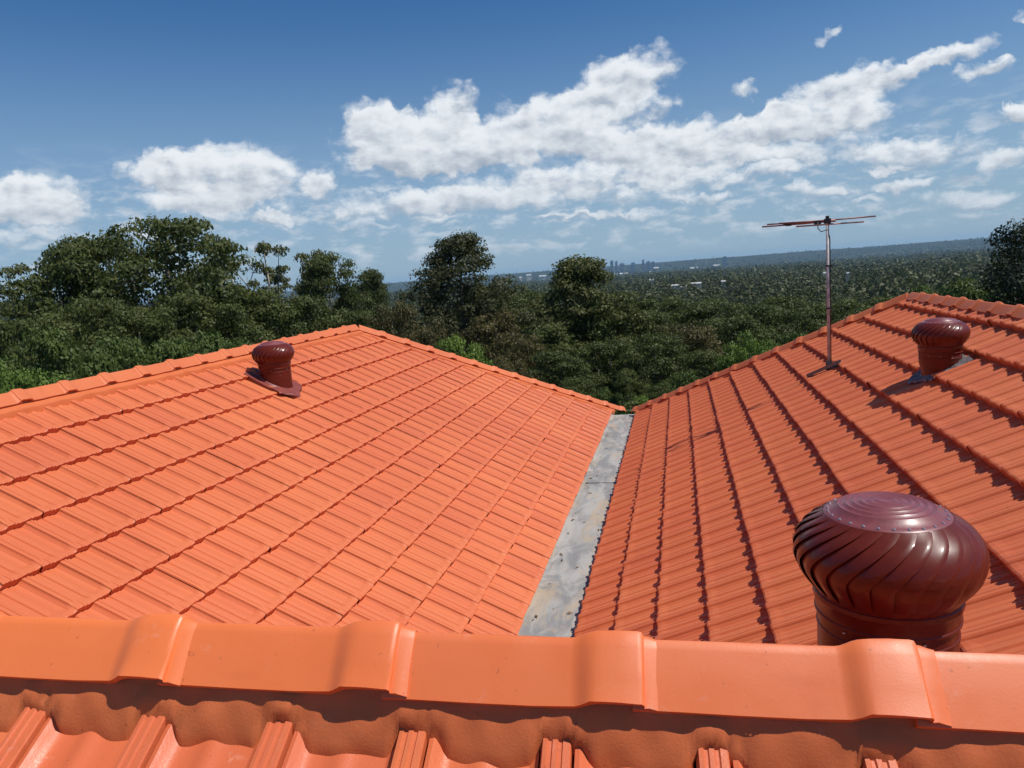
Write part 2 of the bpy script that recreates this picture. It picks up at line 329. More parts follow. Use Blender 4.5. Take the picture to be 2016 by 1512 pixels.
# main roof: far slope (two pieces join the wings in valleys) and the near slope under the camera
below_L=(Vector((XL,0,ZG)),Vector((-sl,0,-cl)))   # keep where the left wing plane is lower
upF=(-FN*math.cos(AF)+Vector((0,0,1))*math.sin(AF))
LF=3.7
Ob=FR+Vector((0,0,-.03))-upF*LF
o=tile_field('roof_slope',Ob,FD,upF,-4.6,3.4,0,12,[(Vector((XL,0,ZG+.0)),Vector((sl,0,cl))),(Vector((XR,0,ZG)),Vector((-sr,0,cr)))],prof=PLOW,seed=11,label='far slope of the main roof behind the front ridge',gauge=LF/12+.0)
PN=[(0,.012),(.018,.0265),(.045,.0270),(.055,.0240),(.075,.0240),(.085,.0270),(.115,.0270),(.125,.0240),(.145,.0240),(.155,.0270),(.20,.0265),(.208,.024),(.212,-.004),(.226,-.004),(.232,.018)]
for k in range(1,25):
    u=.232+.768*k/24; e=math.exp(-((u-.25)/.07)**2)*.020+math.exp(-((u-.61)/.085)**2)*.0062+math.exp(-((u-1.0)/.035)**2)*.011
    PN.append((u,e))
upN=(FN*math.cos(AF)+Vector((0,0,1))*math.sin(AF))
On=FR+Vector((0,0,-.043))-upN*(12*TG)
tile_field('roof_slope',On,FD,upN,-5.5,4.0,0,12,[],prof=PN,mt=M_TILE_N,seed=12,label='near slope of the main roof just below the front ridge',lip=.02,phase=0.0148)

# ------------------------------------------------------------------ ridge and hip capping
def cap_mesh(L,mt):
    """one angle ridge cap along +X, collar at +X end; origin on the ridge line of the tiles"""
    rnd=random.Random(4); a=.066; H=.0755; th=.013
    sec=[(-a,0),(-a*.62,H*.39),(-a*.18,H*.835),(-a*.07,H*.93),(0,H*.955),(a*.07,H*.93),(a*.18,H*.835),(a*.62,H*.39),(a,0)]
    st=[(0,0),(.06,0),(.15,0),(.24,0),(.296,0),(.304,.0012),(.312,.0042),(.320,.0078),(.328,.0108),(.336,.0126),(.346,.0135),(.37,.0138),(.398,.0138),(.4045,.0128),(.4070,.0100),(.4085,.0062),(.4150,.0050),(.424,.0022),(.432,.0003)]
    V=[];F=[];n=len(sec)
    for x,r in st:
        x*=L/.39
        for k,(y,z) in enumerate(sec):
            sg=-1 if y<0 else (1 if y>0 else 0); ny,nz=(sg*.707,.707) if abs(y)>a*.1 else (0,1)
            j=rnd.gauss(0,.0004)
            V.append((x+(abs(y)/a)**2*rnd.gauss(0,.0008),y+ny*(r+j),z+nz*(r+j)+(.008*r/.0138 if k in(0,n-1) else 0)+(rnd.gauss(0,.0009) if k in(0,n-1) else 0)))
    m_=len(st)
    for i in range(m_-1):
        for k in range(n-1): F.append((i*n+k,i*n+k+1,(i+1)*n+k+1,(i+1)*n+k))
    # underside
    b0=len(V)
    for x,r in st:
        x*=L/.39
        for k,(y,z) in enumerate(sec):
            sg=-1 if y<0 else (1 if y>0 else 0); ny,nz=(sg*.707,.707) if abs(y)>a*.1 else (0,1)
            V.append((x,y+ny*(r-th),z+nz*(r-th)+(.008*r/.0138 if k in(0,n-1) else 0)))
    for i in range(m_-1):
        for k in range(n-1): F.append((b0+i*n+k,b0+(i+1)*n+k,b0+(i+1)*n+k+1,b0+i*n+k+1))
        for k,flip in ((0,False),(n-1,True)):
            q=(i*n+k,(i+1)*n+k,b0+(i+1)*n+k,b0+i*n+k); F.append(q if not flip else q[::-1])
    for i in (0,m_-1):
        for k in range(n-1): F.append((i*n+k,b0+i*n+k,b0+i*n+k+1,i*n+k+1))
    me=meshdata('ridge_cap',V,F,mt)
    bm=bmesh.new(); bm.from_mesh(me); bmesh.ops.recalc_face_normals(bm,faces=bm.faces[:])
    for f in bm.faces: f.smooth=True
    for e in bm.edges:
        if len(e.link_faces)==2 and e.calc_face_angle(0)>R(32): e.smooth=False
    bm.to_mesh(me); bm.free()
    return me
CAP=cap_mesh(.375,M_CAP); CAPS=cap_mesh(.375,M_CAPF)
def hprof(u,prof):
    u%=1
    for (a,h),(b_,h2) in zip(prof,prof[1:]):
        if a<=u<=b_: return h+(h2-h)*(u-a)/max(1e-6,b_-a)
    return 0
def ridge(A,B,first,pitch,name_label,lift=.0,near=False,capme=None,reverse=False):
    """ridge from A to B: the bedding mortar with one child per cap"""
    A=Vector(A);B=Vector(B); d=(B-A); Lr=d.length; d.normalize(); side=Vector((0,0,1)).cross(d).normalized(); upv=d.cross(side)
    # side = left of d
    rnd=random.Random(int(Lr*1000)); V=[];F=[]
    step=.0062 if near else .05; n=int(Lr/step)
    ph=[rnd.random()*6.28 for _ in range(8)]
    def wob(x,k): return .0028*math.sin(x*23+ph[k%8])+.0022*math.sin(x*51+ph[(k+3)%8])+.0018*math.sin(x*97+ph[(k+5)%8])
    full=[( .02,.045)] 
    for i in range(n+1):
        x=i*step; row=[]
        for sgn in (-1,1):
            pts=[]
            if near and sgn==-1:
                u=((x-4.2483)/TW)%1; h=hprof(u,PN)
                pan=min(1,max(0,(u-.27)/.10))*min(1,max(0,(1-u)/.07)); pan=pan*pan*(3-2*pan)
                yl=-.0735-.012*pan+wob(x,1)*.8; surf=yl*.577-.043+(h*(1-.55*pan)+.007)/.866+.003+.0015*wob(x,5)*300*.3
                if .205<u<.236: surf+=.016
                if u<.21: yl+=.003; surf-=.001
            else: yl=-.092+wob(x,1); surf=yl*.577+.053
            top=lift-.010; cav=.5+.5*math.sin(x*2*math.pi/.375+1.2)+.5*math.sin(x*11+ph[2])
            prof_=[(0,.050+lift),(-.045,.014+lift),(-.050,.002+lift),(-.056,top),(-.0670+.0022*cav,top+(surf-top)*.30),(min(-.0715+.001*cav,yl*.96),top+(surf-top)*.72),(yl,surf),(yl-.0005,surf-(.008 if near and sgn==-1 else .05))]
            for k,(y,z) in enumerate(prof_):
                yy=y+(wob(x,k)*(1.0 if near else .6) if 2<k<6 else 0); pts.append((yy*(1 if sgn==-1 else -1),z))
            row+= pts if sgn==-1 else pts[1:]
        m1=len(row)
        for (y,z) in row: V.append(A+d*x+side*(-y)*-1+upv*z)
    for i in range(n):
        order=list(range(7,-1,-1))+list(range(8,15))
        for a,b_ in zip(order,order[1:]): F.append((i*m1+a,i*m1+b_,(i+1)*m1+b_,(i+1)*m1+a))
    ro=obj('ridge',V,F,M_MORTAR,house,smooth=True,label=name_label)
    x=first; capme=capme or CAPS; M=Matrix(((d.x,side.x,upv.x),(d.y,side.y,upv.y),(d.z,side.z,upv.z))).to_4x4()
    while x<Lr-.05:
        o=link('ridge_cap',capme,ro); T=Matrix.Translation(A+d*x+upv*(lift+rnd.gauss(0,.0015)))
        Mr=Matrix.Rotation(rnd.gauss(0,.004),4,'X')@Matrix.Rotation(rnd.gauss(0,.003),4,'Z')
        o.matrix_world=T@M@Mr; x+=pitch
    return ro
RL=.003
# main ridge: caps run left to right, collar at the right end of each
A=FR-FD*4.2; 
ridge(A,FR+FD*2.9,.257,.375,'main ridge across the foreground',lift=RL,near=True,capme=CAP)
# wing ridges: collar at the end nearest the camera, so the line runs towards it
zL=ZR+.0; 
apL=Vector((XRL,YL-(XL-XRL),ZR)); apR=Vector((XRR,YR-(XRR-XR),ZR))
ridge(apL,(XRL,1.25,ZR),.03,.375,'ridge of the left wing',lift=.042)
ridge(apR,(XRR,1.20,ZR),.03,.375,'ridge of the right wing',lift=.042)
ridge(apL,(XL,YL,ZG+.01),.0,.375,'hip beside the gutter on the left wing',lift=.040)
ridge(apR,(XR,YR,ZG+.01),.0,.375,'hip beside the gutter on the right wing',lift=.040)
ridge(apL,(XOL,YL,ZG+.01),.0,.375,'far hip of the left wing',lift=.040)
ridge(apR,(XOR,YR,ZG+.01),.0,.375,'far hip of the right wing',lift=.040)

# ------------------------------------------------------------------ box gutter and valleys
gm=MB()
y0,y1=2.9,12.12; xs=[(XL-.10,ZG+.02),(XL+.006,ZG-.03),(XL+.016,ZG-.034),(XR-.016,ZG-.034),(XR-.006,ZG-.03),(XR+.10,ZG+.02)]
rnd=random.Random(2); n=70; V=[];F=[]
for i in range(n+1):
    y=y0+(y1-y0)*i/n
    fine=[]
    for k,(x,z) in enumerate(xs): fine.append((x,z))
    row=[xs[0],xs[1],xs[2]]+[(XL+.016+(XR-XL-.032)*t/6,ZG-.034) for t in range(1,6)]+xs[3:]
    for k,(x,z) in enumerate(row): V.append((x,y,z+(rnd.gauss(0,.0025) if 2<k<8 else 0)))
m1=len(row)
for i in range(n):
    for k in range(m1-1): F.append((i*m1+k,i*m1+k+1,(i+1)*m1+k+1,(i+1)*m1+k))
gut=obj('box_gutter',V,F,M_IRON,house,smooth=True,label='weathered grey steel gutter between the two wings')
for ys in (8.2,):
    mb=MB(); mb.box((( XL+XR)/2,ys,ZG-.028),(XR-XL-.03,.025,.006)); mb.build('lap_seam',M_IRON,gut)
for x in (XL+.004,XR-.004):
    mb=MB(); mb.tube([(x,12.10,ZG-.03),(x,12.12,ZG+.004),(x,12.16,ZG-.004)],.007,8); mb.build('gutter_lip',M_GALV,gut)
rnd=random.Random(21); mb=MB()
for i in range(80):
    y=3.6+8.4*rnd.random()**1.3; x=XL+.03+(XR-XL-.06)*(rnd.random() if rnd.random()<.45 else rnd.choice([.04,.96])+rnd.gauss(0,.03)); x=min(max(x,XL+.02),XR-.02)
    a=rnd.uniform(0,3.14); l=rnd.uniform(.008,.032); w_=l*rnd.uniform(.15,.45); z=ZG-.027; u_=Vector((math.cos(a),math.sin(a),0))*l; v_=Vector((-math.sin(a),math.cos(a),0))*w_
    c=Vector((x,y,z)); mb.add([c-u_,c-v_+Vector((0,0,.004)),c+u_,c+v_+Vector((0,0,.002))],[(0,1,2,3)])
mb.build('leaf_litter',M_LITTER,kind='stuff',label='small dry leaves and bits lying in the grey box gutter',cat='leaf litter')
# ------------------------------------------------------------------ walls, fascias, eaves gutters
def wallbox(x0,x1,y0,y1,z0,z1):
    mb=MB(); t=.25
    mb.box(((x0+x1)/2,y0+t/2,(z0+z1)/2),(x1-x0,t,z1-z0)); mb.box(((x0+x1)/2,y1-t/2,(z0+z1)/2),(x1-x0,t,z1-z0))
    mb.box((x0+t/2,(y0+y1)/2,(z0+z1)/2),(t,y1-y0-2*t-.004,z1-z0)); mb.box((x1-t/2,(y0+y1)/2,(z0+z1)/2),(t,y1-y0-2*t-.004,z1-z0))
    return mb
wallbox(XOL+.5,XOR-.5,-2.6,11.5,-5.4,ZG-.12).build('wall',M_WALL,house)
def fascia(p,q,h=.16,t=.03,nm='fascia'):
    p=Vector(p);q=Vector(q); d=q-p; L=d.length; ang=math.atan2(d.y,d.x); M=Matrix.Translation((p+q)/2)@Matrix.Rotation(ang,4,'Z')
    mb=MB(); mb.box((0,0,0),(L,t,h),M); return mb.build(nm,M_FASCIA,house)
zf=ZG-.09
for p,q in [((XOL-.02,YL+.02),(XL,YL+.02)),((XR,YR+.02),(XOR+.02,YR+.02)),((XOL-.02,-2.7),(XOL-.02,YL)),((XOR+.02,-2.7),(XOR+.02,YR))]:
    fascia((*p,zf),(*q,zf)); 
    d=(Vector((*q,0))-Vector((*p,0))).normalized(); nrm=Vector((d.y,-d.x,0)); c=Vector(((p[0]+q[0])/2,(p[1]+q[1])/2,0)); 
    if (c-Vector((0,5,0))).dot(nrm)<0: nrm=-nrm
    mb=MB(); a=Vector((*p,zf+.02))+nrm*.07; b_=Vector((*q,zf+.02))+nrm*.07; mb.tube([a,b_],.05,10); mb.build('eaves_gutter',M_FASCIA,house)
# ------------------------------------------------------------------ turbine ventilators
def ventilator(loc,neck_h,label,tilt_base,flash,spin=0,low=None):
    root=link('roof_ventilator',None,loc=loc,label=label,cat='roof ventilator',group='maroon turbine roof ventilators')
    return root
VP=[(0,.150),(.05,.158),(.14,.173),(.28,.189),(.42,.197),(.55,.197),(.68,.190),(.80,.177),(.90,.158),(.96,.143),(1,.128)]
def rprof(t):
    for (a,r),(b_,r2) in zip(VP,VP[1:]):
        if a<=t<=b_:
            f=(t-a)/(b_-a); return r+(r2-r)*f
    return VP[-1][1]
HD=.182; NV=26
def vane_mesh():
    V=[];F=[]; nt=22; na=7; span=2*math.pi/NV*1.42
    for i in range(nt+1):
        t=i/nt; z=HD*(t**.92 if t>0 else 0); r0=rprof(t)
        # smooth the radius a little
        r0=(rprof(max(0,t-.04))+2*r0+rprof(min(1,t+.04)))/4
        sw=.62*max(0,(t-.35)/.65)**1.4
        open_=min(1,t/.1)*min(1,(1-t)/.10)
        for k in range(na+1):
            f=k/na; ph=span*f+sw
            off=(-.009+.014*f**1.3)*open_+ .0015*math.sin(f*math.pi)
            if k==na: off+=-.0035*open_
            r=r0+off; V.append((r*math.cos(ph),r*math.sin(ph),z))
    for i in range(nt):
        for k in range(na): a=i*(na+1)+k; F.append((a,a+1,a+na+2,a+na+1))
    me=meshdata('vane',V,F,M_VENT,True); return me
VANE=vane_mesh()
def mesh_of(mb,name,m,ang=35):
    me=meshdata(name,mb.v,mb.f,m); bm=bmesh.new(); bm.from_mesh(me)
    bmesh.ops.recalc_face_normals(bm,faces=bm.faces[:])
    for f in bm.faces: f.smooth=True
    for e in bm.edges:
        if len(e.link_faces)==2 and e.calc_face_angle(0)>R(ang): e.smooth=False
    bm.to_mesh(me); bm.free(); return me
mb=MB(); prof=[(.0005,.030)]
rr=.012
while rr<.108:
    prof+=[(rr,.030-.024*(rr/.13)**2),(rr+.006,.0322-.024*(rr/.13)**2),(rr+.012,.030-.024*((rr+.012)/.13)**2)]; rr+=.0165
prof+=[(.114,.0085),(.122,.0045),(.131,.0022),(.1325,.000),(.1315,-.003),(.12,-.004)]
mb.lathe(prof,56); DISC=mesh_of(mb,'top_disc',M_VENT_TOP,50)
mb=MB()
mb.lathe([(.0001,.0032),(.0022,.0026),(.0036,.0006),(.0037,0)],8)
RIV=mesh_of(mb,'rivet',M_RIVET)
mb=MB(); mb.lathe([(.138,.004),(.152,.002),(.156,-.002),(.157,-.012),(.153,-.018),(.1515,-.045),(.1535,-.047),(.1535,-.052),(.1485,-.054)],56)
BASER=mesh_of(mb,'base_ring',M_VENT)
mb=MB(); mb.lathe([(.0001,.17),(.02,.17),(.02,-.03),(.0001,-.03)],16); SHAFT=mesh_of(mb,'shaft',M_GALV)
def vent(loc,neck,slope_dir,slope,label,elbow=False,lead=False,spin=0.,scale=1):
    """loc = point where the axis meets the tiles; neck = height of the fixed throat"""
    root=link('roof_ventilator',None,loc=loc,label=label,cat='roof ventilator',group='maroon turbine roof ventilators')
    root.scale=(scale,)*3; z0=neck/scale
    for k in range(NV):
        link('vane',VANE,root,loc=(0,0,z0),rot=(0,0,spin+2*math.pi*k/NV))
    dsc=link('top_disc',DISC,root,loc=(0,0,z0+HD-.001)); [link('rivet',RIV,dsc,loc=(.123*math.cos(q*2*math.pi/NV),.123*math.sin(q*2*math.pi/NV),.0045)) for q in range(NV)]
    link('base_ring',BASER,root,loc=(0,0,z0)); link('shaft',SHAFT,root,loc=(0,0,z0))
    sd=Vector(slope_dir).normalized(); t=math.tan(slope)
    mb=MB(); n=48
    zt=z0-.05
    if elbow: rows=[(.1480,zt),(.1480,zt-.035),(.1505,zt-.037),(.1505,zt-.046),(.1480,zt-.048),(.146,zt-.085),(.137,zt-.12),(.128,zt-.15),(.126,-99)]
    else: rows=[(.1475,zt+.01),(.1475,zt-.03),(.1495,zt-.032),(.1495,zt-.038),(.1475,zt-.04),(.1470,-99)]
    for i,(r,z) in enumerate(rows):
        for k in range(n):
            a=2*math.pi*k/n; x=r*math.cos(a); y=r*math.sin(a)
            zz=z if z>-50 else (x*sd.x+y*sd.y)*t+.01
            if z>-50: zz=max(zz,(x*sd.x+y*sd.y)*t+.012)
            mb.v.append((x,y,zz))
        if i: mb.f+=[((i-1)*n+k,(i-1)*n+(k+1)%n,i*n+(k+1)%n,i*n+k) for k in range(n)]
    nk=link('throat',mesh_of(mb,'throat',M_VENT),root)
    for k in range(7):
        a=-2.4+k*.55; link('screw',RIV,nk,loc=(.1490*math.cos(a),.1490*math.sin(a),zt-.012-(k%2)*.055 if not elbow else zt-.02),rot=(0,R(90),a))
    # flashing sheet that follows the tiles
    across=Vector((-sd.y,sd.x,0)); mb=MB(); V=[];F=[]; nu,nv=25,21; Wd,Lu,Ld=(.19,.19,.25) if lead else (.215,.24,.30)
    rn=random.Random(5)
    down=-sd
    for i in range(nu):
        for j in range(nv):
            a=-Wd+2*Wd*i/(nu-1); s=-Lu+(Lu+Ld)*j/(nv-1)     # s>0 downslope
            lim=Ld*(.72+.28*math.exp(-((a-.05)/.085)**2))
            s=min(s,lim-.05*(abs(a)/Wd)**4+(j-nv+1)*.004)
            hh=.056+.004*math.cos(2*math.pi*a/.1085)+(.012 if s>.08 else 0)+ (rn.gauss(0,.004) if lead else rn.gauss(0,.0008))
            if j==nv-1: hh-=.012
            if i in(0,nu-1): hh-=.008
            p=across*a+down*s*math.cos(slope); V.append((p.x,p.y,-s*math.sin(slope)+hh/math.cos(slope)*.9))
    for i in range(nu-1):
        for j in range(nv-1):
            F.append((i*nv+j,(i+1)*nv+j,(i+1)*nv+j+1,i*nv+j+1))
    mb.v=V;mb.f=F
    link('flashing',mesh_of(mb,'flashing',M_LEAD if lead else M_FLASH,60),root)
    # storm collar at the foot of the throat
    mb=MB(); n=40; rb=.128 if elbow else .149
    for i,(r,h) in enumerate([(rb,.075),(rb+.006,.070),(rb+.016,.055),(rb+.030,.052)]):
        for k in range(n):
            a=2*math.pi*k/n; x=r*math.cos(a); y=r*math.sin(a); mb.v.append((x,y,(x*sd.x+y*sd.y)*t+h))
        if i: mb.f+=[((i-1)*n+k,(i-1)*n+(k+1)%n,i*n+(k+1)%n,i*n+k) for k in range(n)]
    link('storm_collar',mesh_of(mb,'storm_collar',M_LEAD if lead else M_FLASH),root)
    return root
def zl(x): return ZG+(XL-x)*math.tan(AL)
def zr(x): return ZG+(x-XR)*math.tan(AR)
vx,vy=.437,1.743
vent((vx,vy,zback(vx,vy)),-.778-zback(vx,vy),tuple(-FN),AF,'large maroon turbine ventilator right behind the front ridge',spin=.1)
vx,vy=-3.746,6.26
vent((vx,vy,zl(vx)),-.668-zl(vx),(-1,0,0),AL,'small maroon turbine ventilator with maroon flashing high on the left roof slope',spin=.05,scale=.97)
vx,vy=1.845,5.91
vent((vx,vy,zr(vx)),-.748-zr(vx),(1,0,0),AR,'small maroon turbine ventilator with grey lead flashing near the top of the right roof slope',elbow=True,lead=True,spin=.17,scale=.94)

# ------------------------------------------------------------------ antenna
ab=Vector((1.419,7.733,-1.185))
ant=link('tv_antenna',None,loc=ab,label='thin television antenna on a steel mast standing on the right roof slope',cat='antenna')
mb=MB(); mb.tube([(0,0,-.02),(0,0,1.50)],.0145,14); mast=mb.build('mast',M_GALV,ant,smooth=True)
mb=MB(); mb.tube([(.019,-.006,.04),(.020,-.006,1.0),(.019,-.006,1.30),(.0,-.012,1.375),(-.06,-.01,1.36),(-.085,0,1.39),(-.088,0,1.452)],.0045,8); mb.build('coax_cable',M_BLACK,ant,smooth=True)
for z in (.62,1.03): 
    mb=MB(); mb.lathe([(.0165,-.008),(.025,-.008),(.025,.008),(.0165,.008)],14,(0,0,z)); mb.box((.026,-.012,z),(.02,.012,.02)); mb.build('mast_clip',M_BLACK,ant)
# hinged base bar lying down the slope
mb=MB(); e=Vector((-cr,0,-sr)); o_=Vector((0,0,.045)); a1=e*.21+Vector((0,.06,0))+o_; a2=-e*.10+Vector((0,-.10,0))+o_
M=Matrix.Translation((a1+a2)/2)@((a2-a1).to_track_quat('X','Z').to_matrix().to_4x4()); mb.box((0,0,0),((a2-a1).length,.055,.008),M); mb.box((0,.029,.012),((a2-a1).length,.004,.032),M); mb.box((0,-.029,.012),((a2-a1).length,.004,.032),M)
mb.build('base_bar',M_BRACK,ant)
mb=MB(); mb.box((0,.022,.05),(.05,.004,.09)); mb.box((0,-.022,.05),(.05,.004,.09)); mb.tube([(0,-.035,.06),(0,.035,.06)],.006,8); mb.box((.05,-.05,.045),(.12,.075,.018)); mb.tube([(.09,-.09,.05),(.09,.03,.06)],.012,8); mb.build('hinge_bracket',M_BRACK,ant)
# head: boom with crossed rods; local z from mast foot
zt=1.455
def boomp(t): return Vector((-.36*t+.02,.30*t,zt+.012*t))
mb=MB(); mb.tube([boomp(-.12),boomp(1.05)],0.012,8); boom=mb.build('boom',M_ROD,ant,smooth=True)
def rod(c,dirv,l1,l2,nm='element',r=.0072):
    c=Vector(c); dv=Vector(dirv).normalized(); mb=MB(); mb.tube([c-dv*l1,c+dv*l2],r,8); return mb.build(nm,M_ROD,ant,smooth=True)
rod(boomp(-.05)+Vector((0,0,-.03)),(1,.10,-.008),.33,.29)
rod(boomp(.05)+Vector((0,0,.008)),(1,-.16,.0),.30,.42)
rod(boomp(.45)+Vector((0,0,.012)),(1,.24,-.004),.30,.28)
rod(boomp(.98)+Vector((0,0,.012)),(1,.30,-.004),.20,.34)
rod(boomp(.98)+Vector((0,0,-.006)),(1,.12,-.004),.24,.2)
mb=MB(); mb.box((0,0,zt),(.055,.05,.05)); mb.box((-.085,.03,zt-.01),(.06,.035,.03)); mb.tube([(0,0,1.45),(0,0,1.505)],.017,12); mb.build('head_clamp',M_BLACK,ant)
mb=MB(); mb.box(boomp(.93),(.05,.05,.035)); mb.build('element_clamp',M_BLACK,ant)

# ------------------------------------------------------------------ terrain
def hashn(x,y):
    return (np.sin(x*.013+1.3)*np.cos(y*.017+.4)+.6*np.sin(x*.031+y*.023+2)+.4*np.cos(x*.057-y*.049))
def terrain(x,y):
    x=np.asarray(x,float); y=np.asarray(y,float); r=np.hypot(x,y-3); a=np.degrees(np.arctan2(x,y))
    xs=[0,16,34,60,100,400,1500,4000,6000,7300,8600,9600,11500,16000]
    zs=[-5.4,-5.6,-13,-22,-27,-37,-46,-72,-84,-92,-62,-6,-4,-20]
    z=np.interp(r,xs,zs)
    amp=np.interp(r,[0,40,400,3000,16000],[0,.3,2.5,7,9])
    z=z+hashn(x*np.interp(r,[0,3000,9000],[1,.35,.14]),y*np.interp(r,[0,3000,9000],[1,.35,.14]))*amp*.6
    left=np.clip((-18-a)/8,0,1); z=z-np.where(r>7600,left*np.interp(r,[7600,9600],[0,14]),0)
    return z
def ter(x,y): return float(terrain(x,y))
rs=[0,6,12,17,22,30,40,55,75,100,140,190,260,340,450,600,800,1050,1400,1800,2300,3000,3800,4800,6000,7000,7300,7700,8200,8600,9000,9300,9600,10000,10600,11500,13000]
na=240; V=[(0,3,ter(0,3))];F=[]
for r in rs[1:]:
    for k in range(na):
        a=2*math.pi*k/na; x=r*math.sin(a); y=3+r*math.cos(a); V.append((x,y,ter(x,y)))
for k in range(na): F.append((0,1+k,1+(k+1)%na))
for i in range(len(rs)-2):
    for k in range(na): a=1+i*na+k; b_=1+i*na+(k+1)%na; F.append((a,a+na,b_+na,b_))
m,g,b=mat('forest_floor'); pos=g.node('ShaderNodeNewGeometry').outputs['Position']
n1=g.noise(pos,.012,8,.65).outputs['Fac']; n2=g.noise(pos,.0016,6,.6).outputs['Fac']; n3=g.noise(pos,.5,4).outputs['Fac']
c=g.mix(g.ramp(n1,.35,.65),(.012,.017,.010),(.032,.040,.018)); c=g.mix(g.ramp(n2,.4,.7,0,.5),c,(.050,.050,.030)); c=g.mix(g.ramp(n3,.4,.7,0,.3),c,(.05,.04,.025))
g.l.new(c,b.inputs['Base Color']); pset(b,rough=.95,spec=.1)
obj('terrain',V,F,m,smooth=True,kind='structure')

# ------------------------------------------------------------------ trees
def quads_mesh(name,C,size,rng,m,up_bias=.3,aspect=.55,out=None,ow=1.0):
    """leaf quads at points C"""
    n=len(C); N=rng.normal(size=(n,3)); 
    if out is not None: N+=out*ow
    N[:,2]+=up_bias; N/=np.linalg.norm(N,axis=1)[:,None]
    T=rng.normal(size=(n,3)); T-= (T*N).sum(1)[:,None]*N; T/=np.linalg.norm(T,axis=1)[:,None]; B=np.cross(N,T)
    s=(size*rng.uniform(.6,1.35,n))[:,None]
    a=T*s*.5; b_=B*s*.5*aspect
    co=np.empty((n,4,3)); co[:,0]=C-a; co[:,1]=C-b_+a*.1; co[:,2]=C+a; co[:,3]=C+b_+a*.1
    me=bpy.data.meshes.new(name); me.vertices.add(n*4); me.vertices.foreach_set('co',co.ravel())
    me.loops.add(n*4); me.loops.foreach_set('vertex_index',np.arange(n*4,dtype=np.int32))
    me.polygons.add(n); me.polygons.foreach_set('loop_start',np.arange(0,n*4,4,dtype=np.int32)); me.polygons.foreach_set('loop_total',np.full(n,4,dtype=np.int32))
    me.materials.append(m); me.update(calc_edges=True); return me
# kind: height, half width, first limb height, limbs, clumps per limb, clump radius, leaves per clump, leaf size, flatness
KIND={
 'gum':   dict(H=27,W=7.2,f0=.32,limbs=24,cl=6,rc=1.7,nl=230,ls=.34,flat=.46,env='dome'),
 'brown': dict(H=22,W=6.0,f0=.25,limbs=22,cl=6,rc=1.4,nl=190,ls=.30,flat=.55,env='dome'),
 'sparse':dict(H=28,W=6.4,f0=.50,limbs=15,cl=4,rc=1.25,nl=170,ls=.36,flat=.42,env='vase'),
 'oak':   dict(H=25,W=7.4,f0=.32,limbs=34,cl=7,rc=1.1,nl=150,ls=.24,flat=.6,env='egg'),
 'narrow':dict(H=25,W=7.6,f0=.18,limbs=34,cl=7,rc=1.25,nl=190,ls=.30,flat=.6,env='egg'),
 'bush':  dict(H=12,W=5.0,f0=.12,limbs=16,cl=6,rc=1.05,nl=190,ls=.25,flat=.6,env='dome'),
 'bright':dict(H=11,W=4.6,f0=.12,limbs=16,cl=6,rc=.9,nl=190,ls=.21,flat=.65,env='dome'),
 'dark':  dict(H=15,W=5.2,f0=.15,limbs=30,cl=8,rc=1.0,nl=260,ls=.17,flat=.8,env='dome'),
}
